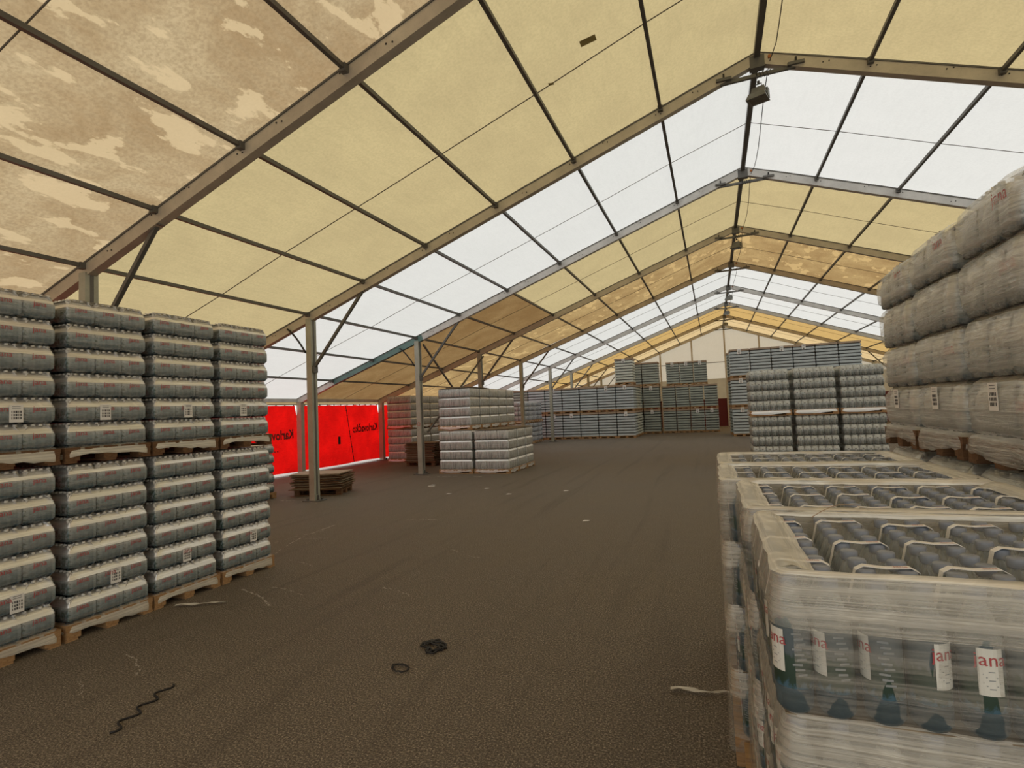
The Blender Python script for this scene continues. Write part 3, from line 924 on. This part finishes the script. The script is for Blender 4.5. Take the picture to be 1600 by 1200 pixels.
B_PACK = pack_mesh('bottle_pack', .375, .253, .325, 4, 3, 'pack_large', amp=.008, capr=.017)
def add_bottle(t, x, y, z, rz):
    bo = link('bottle', BO, t, (x, y, z), rz)
    link('cap', CP, bo)
    link('label', LB, bo)
BYS = [(1.46, 2.26, .10), (2.31, 3.10, .075), (3.14, 3.92, -.01), (3.98, 4.77, -.01)]
BN = ['nearest', 'second', 'third', 'farthest']
BZ = .146; BH = .3395
for i, (y0, y1, xl) in enumerate(BYS):
    yc = (y0 + y1) / 2; w_ = 1.22 - xl; d_ = y1 - y0
    xc = (xl + 1.22) / 2
    t = thing('water_pallet', 'open-topped film wrapped pallet of large water bottles, %s in the right foreground row' % BN[i], 'pallet load', (xc, yc, 0), 0, 'open-topped bottle pallets, right foreground')
    pallet_parts(t, 1.2, .8, False)
    for px_ in range(6):
        x_ = (px_ - 2.5) * .188
        for py_ in range(3):
            yk = (py_ - 1) * .268
            z_ = BZ + 3 * BH
            for a in (-1, 1):
                for c in (-1, 0, 1):
                    add_bottle(t, x_ + a * .0445, yk + c * .089, z_, R.uniform(0, 6.28) if not (i == 0 and py_ == 0 and c == -1) else math.radians(-90 + R.choice([-75, -60, -30, 5, 35, 70])))
            link('carry_strap', ST, t, (x_, yk + R.uniform(-.03, .03), z_), R.uniform(-.06, .06), scale=(1, 1, 1.0))
            link('pack_film', PF, t, (x_, yk, z_))
    for l in range(3):
        z_ = BZ + l * BH
        for py_ in range(9):
            add_bottle(t, -2.5 * .188 - .0445, (py_ - 4) * .0893, z_, math.radians(180 + R.uniform(-60, 60)))
        if i == 0:
            for px_ in range(1, 12):
                add_bottle(t, (px_ // 2 - 2.5) * .188 + (.0445 if px_ % 2 else -.0445), -4 * .0893, z_, math.radians(-90 + R.uniform(-60, 60)))
        # inner bottles never seen singly: one mesh per layer of joined packs
        b = MB(); b.box((.05, .05, z_ + .16), (.98, .66, .31), taper=(.97, .97))
        link('inner_bottles', b.mesh('inner_bottles', 'inner'), t, kind='stuff')
        b = MB(); b.box((0, 0, z_ + BH - .006), (1.08, .76, .003))
        link('layer_sheet', b.mesh('layer_sheet', 'board'), t)
    wr = wrap_mesh('stretch_wrap', w_, d_, .146, BH, 4, 'film', .020, .012, .06, .05, top_in=.075, jit=.004, seed=70 + i, rimmat='film_rim', skirt='film', shoulder_mat='film_slack_b', z_shoulder=.66)
    link('stretch_wrap', wr, t)
    if i == 0:
        b = MB(); pts = [(-.36 + .22 * s, .30 + .03 * s, 1.50 + .045 * math.sin(math.pi * s)) for s in [q / 10 for q in range(11)]]
        vs = []
        for p_ in pts: vs += [(p_[0], p_[1] - .006, p_[2]), (p_[0], p_[1] + .006, p_[2])]
        b.add(vs, [(2 * q, 2 * q + 1, 2 * q + 3, 2 * q + 2) for q in range(10)])
        link('strapping_band', b.mesh('strapping_band', 'tan_cover'), t, label='loose tan strapping band arched over the caps')

# ---- block D: green bottle packs behind the foreground row
def d_pack():
    b = MB()
    me = pack_mesh('bottle_pack', .164, .25, .268, 2, 3, 'pack_green', amp=.010, capr=.016,
                   prof=[(0, .008, .5), (.06, 0, 1), (.50, 0, 1), (.70, .004, .9), (.86, .014, .8), (.95, .030, .5)])
    return me
D_PACK = d_pack()
D_ARCH = None
b = MB()
for q in range(7):
    a0 = math.pi * q / 6
arc = [(.042 * math.cos(math.pi * q / 8), .045 * math.sin(math.pi * q / 8) + .02) for q in range(9)]
b.add([(x_, 0, z_) for x_, z_ in arc] + [(x_ * .45, 0, (z_ - .02) * .45 + .02) for x_, z_ in arc], [(q, q + 1, q + 10, q + 9) for q in range(8)])
D_ARCH = b.mesh('handle', 'ink')
D_WRAP4 = wrap_mesh('stretch_wrap', 1.0, 1.17, .146, .276, 4, 'film_thin', .035, .022, .05, .05, seed=3, jit=.003, shoulder_mat='film_thin', skirt='film_slack')
D_WRAP5 = wrap_mesh('stretch_wrap', 1.0, 1.17, .146, .267, 5, 'film_thin', .035, .022, .05, .05, seed=4, jit=.003, shoulder_mat='film_thin', skirt='film_slack')
DN = ['left', 'middle', 'right']
for i, x0 in enumerate((.90, 1.985, 3.07)):
    for tier in (0, 1):
        n = 4 if tier else 5; hl = .276 if tier else .267
        t = thing('water_pallet', 'pallet of dark green-tinted bottle packs, %s column, %s tier, beyond the foreground row' % (DN[i], 'upper' if tier else 'lower'), 'pallet load',
                  (x0 + .52, 16.0 + .6, 1.485 if tier else 0), 0, 'green-tinted bottle pallets, right')
        pallet_parts(t, 1.03, 1.2, False, False)
        for l in range(n):
            for a in range(6):
                for c in range(5):
                    if 0 < a < 5 and 0 < c < 4: continue
                    pk = link('bottle_pack', D_PACK, t, ((a - 2.5) * .1635 + R.uniform(-.004, .004), (c - 2) * .228, .146 + l * hl), R.uniform(-.02, .02))
                    if c == 0: link('handle', D_ARCH, pk, (0, -.120, .12))
        link('stretch_wrap', D_WRAP4 if tier else D_WRAP5, t)

# ---- block H: silver packs by the third post
H_PACK = pack_mesh('bottle_pack', .383, .75, .297, 5, 10, 'pack_silver', amp=.003, prof=[(0, .022, .4), (.06, .004, 1), (.14, 0, 1), (.84, .0, 1), (.91, .010, .8), (.97, .030, .4)], caps=False)
H_WRAP = wrap_mesh('stretch_wrap', 1.165, .765, .146, .303, 4, 'film_thin', .036, .020, .05, .06, seed=9, jit=.003, prof=((.03, 1.0), (.10, .15), (.2, 0), (.80, .0), (.90, .35), (1.0, 1.3)), skirt='film_slack', shoulder_mat='film_slack', z_shoulder=.84)
b = MB(); b.box((0, 0, .006), (1.16, .78, .012)); b.box((.1, .02, .02), (.8, .7, .02)); H_COV = b.mesh('top_sheet', 'board')
def hload(lab, x, y, z, rz=0.0, g='silvery bottle pallets by the third post', cover=True):
    return load_packs('water_pallet', lab, x, y, z, rz, 1.2, .80, .303, 4, 3, 1, H_PACK, H_WRAP, g, pdetail=False, cover=H_COV if cover else None, jit=.001)
HD = ['frontmost', 'second from the front', 'third from the front', 'fourth from the front', 'rearmost']
for j in range(5):
    hload('silvery wrapped pallet on the floor by the third post, left column, ' + HD[j], -7.755, 15.75 + .82 * j, 0, .0, cover=False)
    hload('silvery wrapped pallet in the upper tier by the third post, ' + HD[j], -7.86 , 15.98 + .82 * j, 1.372, .0, cover=j < 2)
    if j < 3: hload('silvery wrapped pallet on the floor by the third post, right column, ' + ['front', 'middle', 'rear'][j], -6.53, 15.78 + .82 * j, 0, .01)
# block I by the red wall
for j in range(4):
    for tier in (0, 1):
        hload('wrapped pallet near the red wall, %s tier, %s' % (('lower', 'upper')[tier], ['frontmost', 'second from the front', 'third from the front', 'rearmost'][j]), -12.15, 19.45 + j * .82, 1.372 * tier, 0, 'bottle pallets beside the red wall', cover=False)
# block J: bluish packs farther back
J_PACK = pack_mesh('bottle_pack', .38, .77, .25, 2, 3, 'pack_blue', amp=.018, caps=False)
J_WRAP = wrap_mesh('stretch_wrap', 1.16, .77, .146, .262, 4, 'film_thin', .03, .004, .04, .05, seed=19)
for j in range(4):
    for tier in (0, 1):
        load_packs('water_pallet', 'bluish bottle pallet beside the fifth post, %s tier, %s' % (('lower', 'upper')[tier], ['frontmost', 'second from the front', 'third from the front', 'rearmost'][j]), -10.35, 28.3 + .82 * j, 1.21 * tier, 0, 1.2, .80, .262, 4, 3, 1, J_PACK, J_WRAP,
                   'bluish bottle pallets at the back left', pdetail=False)
# A5: pallet glimpsed past the left row
load_packs('water_pallet', 'small-bottle pallet glimpsed past the far end of the left row', -10.95, 10.15, 0, 0, 1.2, .82, .241, 5, 3, 3, A_PACK, None, None, pdetail=False)

# ------------------------------------------------------------------ grey tray stacks E, F, G
def tray_mesh(w, d, h, mat):
    b = MB()
    def rg(i, z): 
        a, c = w / 2 - i, d / 2 - i
        return [(-a, -c, z), (a, -c, z), (a, c, z), (-a, c, z)]
    b.rings([rg(.012, 0), rg(.0, h * .12), rg(.006, h * .72)], 0, sm=False)
    b.rings([rg(.036, h * .72), rg(.036, h)], 1, sm=False)
    return b.mesh('bottle_tray', [mat, 'tray_gap'])
def tag_mesh():
    b = MB(); b.box((0, 0, 0), (.18, .004, .26)); b.box((0, -.003, -.02), (.10, .002, .03), 1); b.box((0, -.003, .05), (.12, .002, .02), 1); b.box((0, -.003, -.08), (.06, .002, .05), 1)
    return b.mesh('paper_tag', ['paper', 'ink'])
TG = tag_mesh()
TR = {}
def grey_load(label, x, y, z, w, d, mat, group, tag=False, H=1.585, cover=True):
    key = (w, d, mat)
    hl = (H - .144 - .10) / 8
    if key not in TR:
        b = MB(); b.box((0, 0, .05), (w - .03, d - .03, .10)); 
        TR[key] = (tray_mesh(w - .04, d - .04, hl, mat), b.mesh('top_cover', 'tan_cover'))
    tm, cv = TR[key]
    t = thing('tray_pallet', label, 'pallet load', (x, y, z), 0, group)
    pallet_parts(t, w - .02, d - .02, False, False)
    for l in range(8):
        link('bottle_tray', tm, t, (R.uniform(-.006, .006), R.uniform(-.005, .005), .146 + l * hl))
    link('top_cover', cv, t, (0, 0, .146 + 8 * hl))
    if tag:
        link('paper_tag', TG, t, ((.0 if tag == 1 else .18), -d / 2 + .01, H - .14))
    return t
ORDN = ['first', 'second', 'third', 'fourth', 'fifth', 'sixth', 'seventh', 'eighth']
TN = ['bottom tier', 'middle tier', 'top tier']
for i in range(6):
    for tier in range(3):
        tg = (i == 0) or (tier == 2 and i in (2, 3))
        grey_load('blue-grey tray pallet, %s column from the left of the three-tier right block, %s' % (ORDN[i], TN[tier]), .93 + 1.05 * i + .52, 31.8 + .6, 1.59 * tier, 1.045, 1.2,
                  'tray_blue', 'three-tier grey pallets behind the green packs', 1 if tg else False)
for tier in range(3):
    grey_load('greenish tray pallet behind the left end of the three-tier right block, ' + TN[tier], .93 + .42, 34.2, 1.59 * tier, 1.045, 1.2, 'tray_grey', 'three-tier grey pallets behind the green packs')
FX = -4.43
for i in range(7):
    for tier in range(2):
        tg = {(1, 0): 1, (2, 0): 1, (3, 0): 1, (6, 0): 1, (2, 1): 1, (5, 1): 1, (6, 1): 1}.get((6 - (6 - i), tier), False)
        grey_load('grey tray pallet, %s column from the left of the back left block, %s' % (ORDN[i], ('bottom tier', 'upper tier')[tier]), FX - .55 - 1.12 * (6 - i), 32.6 + .6, 1.60 * tier, 1.11, 1.2,
                  'tray_grey' if i == 0 else 'tray_blue', 'two-tier grey pallets at the back left', tg)
grey_load('pale tray pallet standing alone on top of the back left block', FX - .55, 33.2, 3.20, 1.11, 1.2, 'tray_pale', 'two-tier grey pallets at the back left', 1)
for j in (1, 2):
    for tier in range(2):
        grey_load('pale grey tray pallet in the side of the back left block, %s, %s' % (('', 'nearer one', 'farther one')[j], ('bottom tier', 'upper tier')[tier]), FX - .55, 33.2 + 1.21 * j, 1.60 * tier, 1.11, 1.2, 'tray_pale', 'two-tier grey pallets at the back left')
for tier in range(3):
    grey_load('olive grey tray pallet at the far centre, leftmost column, ' + TN[tier], -3.87, 37.3, 1.59 * tier, 1.08, 1.2, 'tray_grey', 'olive grey pallets at the far centre', 1 if tier < 2 else False)
for tier in range(3):
    grey_load('olive grey tray pallet half hidden left of the far centre block, ' + TN[tier], -4.97, 37.3, 1.59 * tier, 1.08, 1.2, 'tray_grey', 'olive grey pallets at the far centre')
for i in range(4):
    for tier in range(2):
        grey_load('dark grey tray pallet, %s column from the left of the far centre block, %s' % (ORDN[i], TN[tier] if tier == 0 else 'second tier'), -2.78 + .88 * i, 37.6, 1.56 * tier, .87, 1.2, 'tray_grey', 'olive grey pallets at the far centre', 1 if (tier == 0 and i > 1) else False, H=1.555)
for i in range(3):
    grey_load('dark grey tray pallet of the top tier over the far centre block, %s' % ('left', 'middle', 'right')[i], -2.45 + .87 * i, 37.6, 3.12, .86, 1.2, 'tray_grey', 'olive grey pallets at the far centre', 1, H=1.555)

# ------------------------------------------------------------------ board stacks K and L
def board_stack(label, x, y, rz, n, w, d, hh, z0=.144, spread=.05, light_top=True):
    t = thing('board_stack', label, 'board stack', (x, y, 0), rz)
    pallet_parts(t, 1.2, .8, True, True)
    rr = random.Random(n)
    z = z0 + .004
    k = 0
    while k < n:
        th = hh * rr.uniform(.7, 1.5)
        b = MB(); nx = 6; L = w + rr.uniform(-.03, .10); D_ = d + rr.uniform(-.03, .10)
        cu = rr.uniform(.0, .015)
        top = [(-L / 2 + L * i / nx, s_ * D_ / 2, th + cu * ((2 * i / nx - 1) ** 2)) for i in range(nx + 1) for s_ in (-1, 1)]
        bot = [(x_, y_, z_ - th) for x_, y_, z_ in top]
        vs = top + bot; o = len(top); fs = []
        for i in range(nx):
            a = 2 * i
            fs += [(a, a + 2, a + 3, a + 1), (o + a, o + a + 1, o + a + 3, o + a + 2), (a, o + a, o + a + 2, a + 2), (a + 1, a + 3, o + a + 3, o + a + 1)]
        fs += [(0, 1, o + 1, o), (2 * nx, o + 2 * nx, o + 2 * nx + 1, 2 * nx + 1)]
        b.add(vs, fs)
        dx, dy = rr.uniform(-spread, spread), rr.uniform(-spread, spread)
        link('board', b.mesh('board', 'tan_cover' if (k == n - 1 and light_top) else ('board' if k % 2 else 'wood_dark')), t, (dx, dy, z), rr.uniform(-.05, .05))
        z += th + rr.uniform(.003, .012) + cu * .4
        k += 1
    return t
board_stack('pallet stacked with loose brown boards behind the second post', -9.55, 11.35, math.radians(18), 13, 1.25, .9, .018, spread=.06)
board_stack('dark stack of boards on a pallet beside the silvery bottle pallets', -10.35, 18.0, 0, 20, 1.2, .85, .026, spread=.03, light_top=False)

# ------------------------------------------------------------------ things on the floor
def loop(pts_fn, name, label, cat, loc, r=.006, mat='black', rz=0):
    b = MB(); b.tube(pts_fn, r, 5)
    o = link(name, b.mesh(name, mat), None, loc, rz)
    o['label'] = label; o['category'] = cat; o['group'] = 'black strap scraps on the floor'
def squig(n, rx, ry, seed, turns=1.6, v=.2):
    rr = random.Random(seed)
    return [(rx * math.cos(turns * 2 * math.pi * i / n + .3) * (1 + rr.uniform(-v, v)), ry * math.sin(turns * 2 * math.pi * i / n) * (1 + rr.uniform(-v, v)), .008 + .010 * abs(math.sin(i * 1.7))) for i in range(n)]
loop(squig(26, .075, .055, 1), 'strap_scrap', 'black strap scrap coiled into an open oval on the asphalt', 'strap', (-2.33, 3.57, 0))
loop(squig(44, .09, .08, 5, 3.4, .6), 'strap_scrap', 'tangled black strap scrap, right and beyond the oval coil', 'strap', (-2.27, 3.97, 0), .008)
loop([(-.02 + .04 * math.sin(i * .9), -.30 + .6 * i / 24, .008) for i in range(25)], 'strap_scrap', 'long black strap scrap lying near the lower left', 'strap', (-3.75, 2.62, 0), .007, rz=math.radians(20))

def scrap(name, label, pts, wd, z=.012, parent=None):
    rr = random.Random(len(pts)); b = MB(); vs = []
    for i, (x_, y_) in enumerate(pts):
        w_ = wd * (1 - .5 * abs(2 * i / (len(pts) - 1) - .6)) * rr.uniform(.6, 1.2)
        for s_ in (-1, -.3, .4, 1): vs.append((x_, y_ + s_ * w_ / 2, z + rr.uniform(0, .02)))
    b.add(vs, [(4 * i + k, 4 * i + k + 1, 4 * i + k + 5, 4 * i + k + 4) for i in range(len(pts) - 1) for k in range(3)], 0, True)
    o = link(name, b.mesh(name, 'scrap'), None)
    o['label'] = label; o['category'] = 'plastic scrap'
    return o
scrap('film_scrap', 'twisted strip of clear film lying beside the foreground pallets', [(-.38 + .05 * i, 3.80 + .012 * math.sin(i * 1.1) + .006 * i) for i in range(9)], .05)
scrap('film_scrap', 'crumpled film strip under the second and third left pallets', [(-5.44 + .06 * i, 4.12 + .03 * i + .015 * math.sin(i * 1.4)) for i in range(9)], .07)
scrap('film_scrap', 'small white film scrap on the floor between the posts', [(-7.2 + .04 * i, 12.6 + .02 * i) for i in range(5)], .08)
# chalky scuffs
rr = random.Random(5)
def scuff(x0, y0, x1, y1, w_, n=14):
    b = MB(); vs = []; fs = []
    for i in range(n):
        if rr.random() < .25: continue
        t0, t1 = i / n, (i + rr.uniform(.5, 1.0)) / n
        jx = rr.uniform(-.012, .012)
        ww = w_ * rr.uniform(.3, 1)
        dx, dy = x1 - x0, y1 - y0; L = math.hypot(dx, dy); nx_, ny_ = -dy / L, dx / L
        bow = .06 * L * math.sin(math.pi * t0)
        o = len(vs)
        for t_, s_ in ((t0, -1), (t1, -1), (t1, 1), (t0, 1)):
            bw = .06 * L * math.sin(math.pi * t_)
            vs.append((x0 + dx * t_ + nx_ * (s_ * ww / 2 + bw + jx), y0 + dy * t_ + ny_ * (s_ * ww / 2 + bw + jx), .0015))
        fs.append((o, o + 1, o + 2, o + 3))
    b.add(vs, fs); link('chalk_scuff', b.mesh('chalk_scuff', 'chalk'), floor)
for a in ((-3.6, 5.2, -3.1, 5.0, .02), (-2.9, 6.5, -3.6, 6.9, .02), (-5.6, 5.9, -5.0, 5.7, .02), (-5.2, 4.75, -4.45, 4.40, .03), (-4.9, 4.9, -4.3, 4.75, .02), (-6.07, 6.15, -6.51, 8.03, .025), (-6.5, 6.9, -5.9, 7.1, .02), (-6.6, 6.3, -6.4, 7.6, .02), (-4.85, 3.2, -4.3, 2.95, .02), (-4.7, 2.75, -4.4, 2.6, .02),
          (-8.6, 14.6, -6.2, 14.7, .10), (-9.9, 10.2, -8.6, 10.0, .06), (-5.4, 8.6, -4.7, 8.7, .05), (-6.2, 29.6, -8.2, 29.8, .10), (-1.3, 2.35, -.9, 2.5, .01)):
    scuff(*a)
for (x_, y_) in ((-5.5, 12.4), (-6.1, 11.5), (-3.4, 12.2), (-4.6, 11.6), (-7.3, 12.9), (-2.2, 9.0)):
    b = MB(); b.add([(x_, y_, .003), (x_ + .10, y_ + .02, .006), (x_ + .12, y_ + .09, .004), (x_ + .02, y_ + .07, .010)], [(0, 1, 2, 3)])
    link('paper_bit', b.mesh('paper_bit', 'paper'), floor)
# painted mark on the third post
b = MB(); b.tube([(.045 * math.cos(i / 12 * 6.283), -.0, .06 * math.sin(i / 12 * 6.283)) for i in range(13)], .008, 4)
link('paint_ring', b.mesh('paint_ring', 'pink_paint'), [o for o in bpy.data.objects if o.name.startswith('portal_frame')][4], (-XO[6], -.098, 1.62))
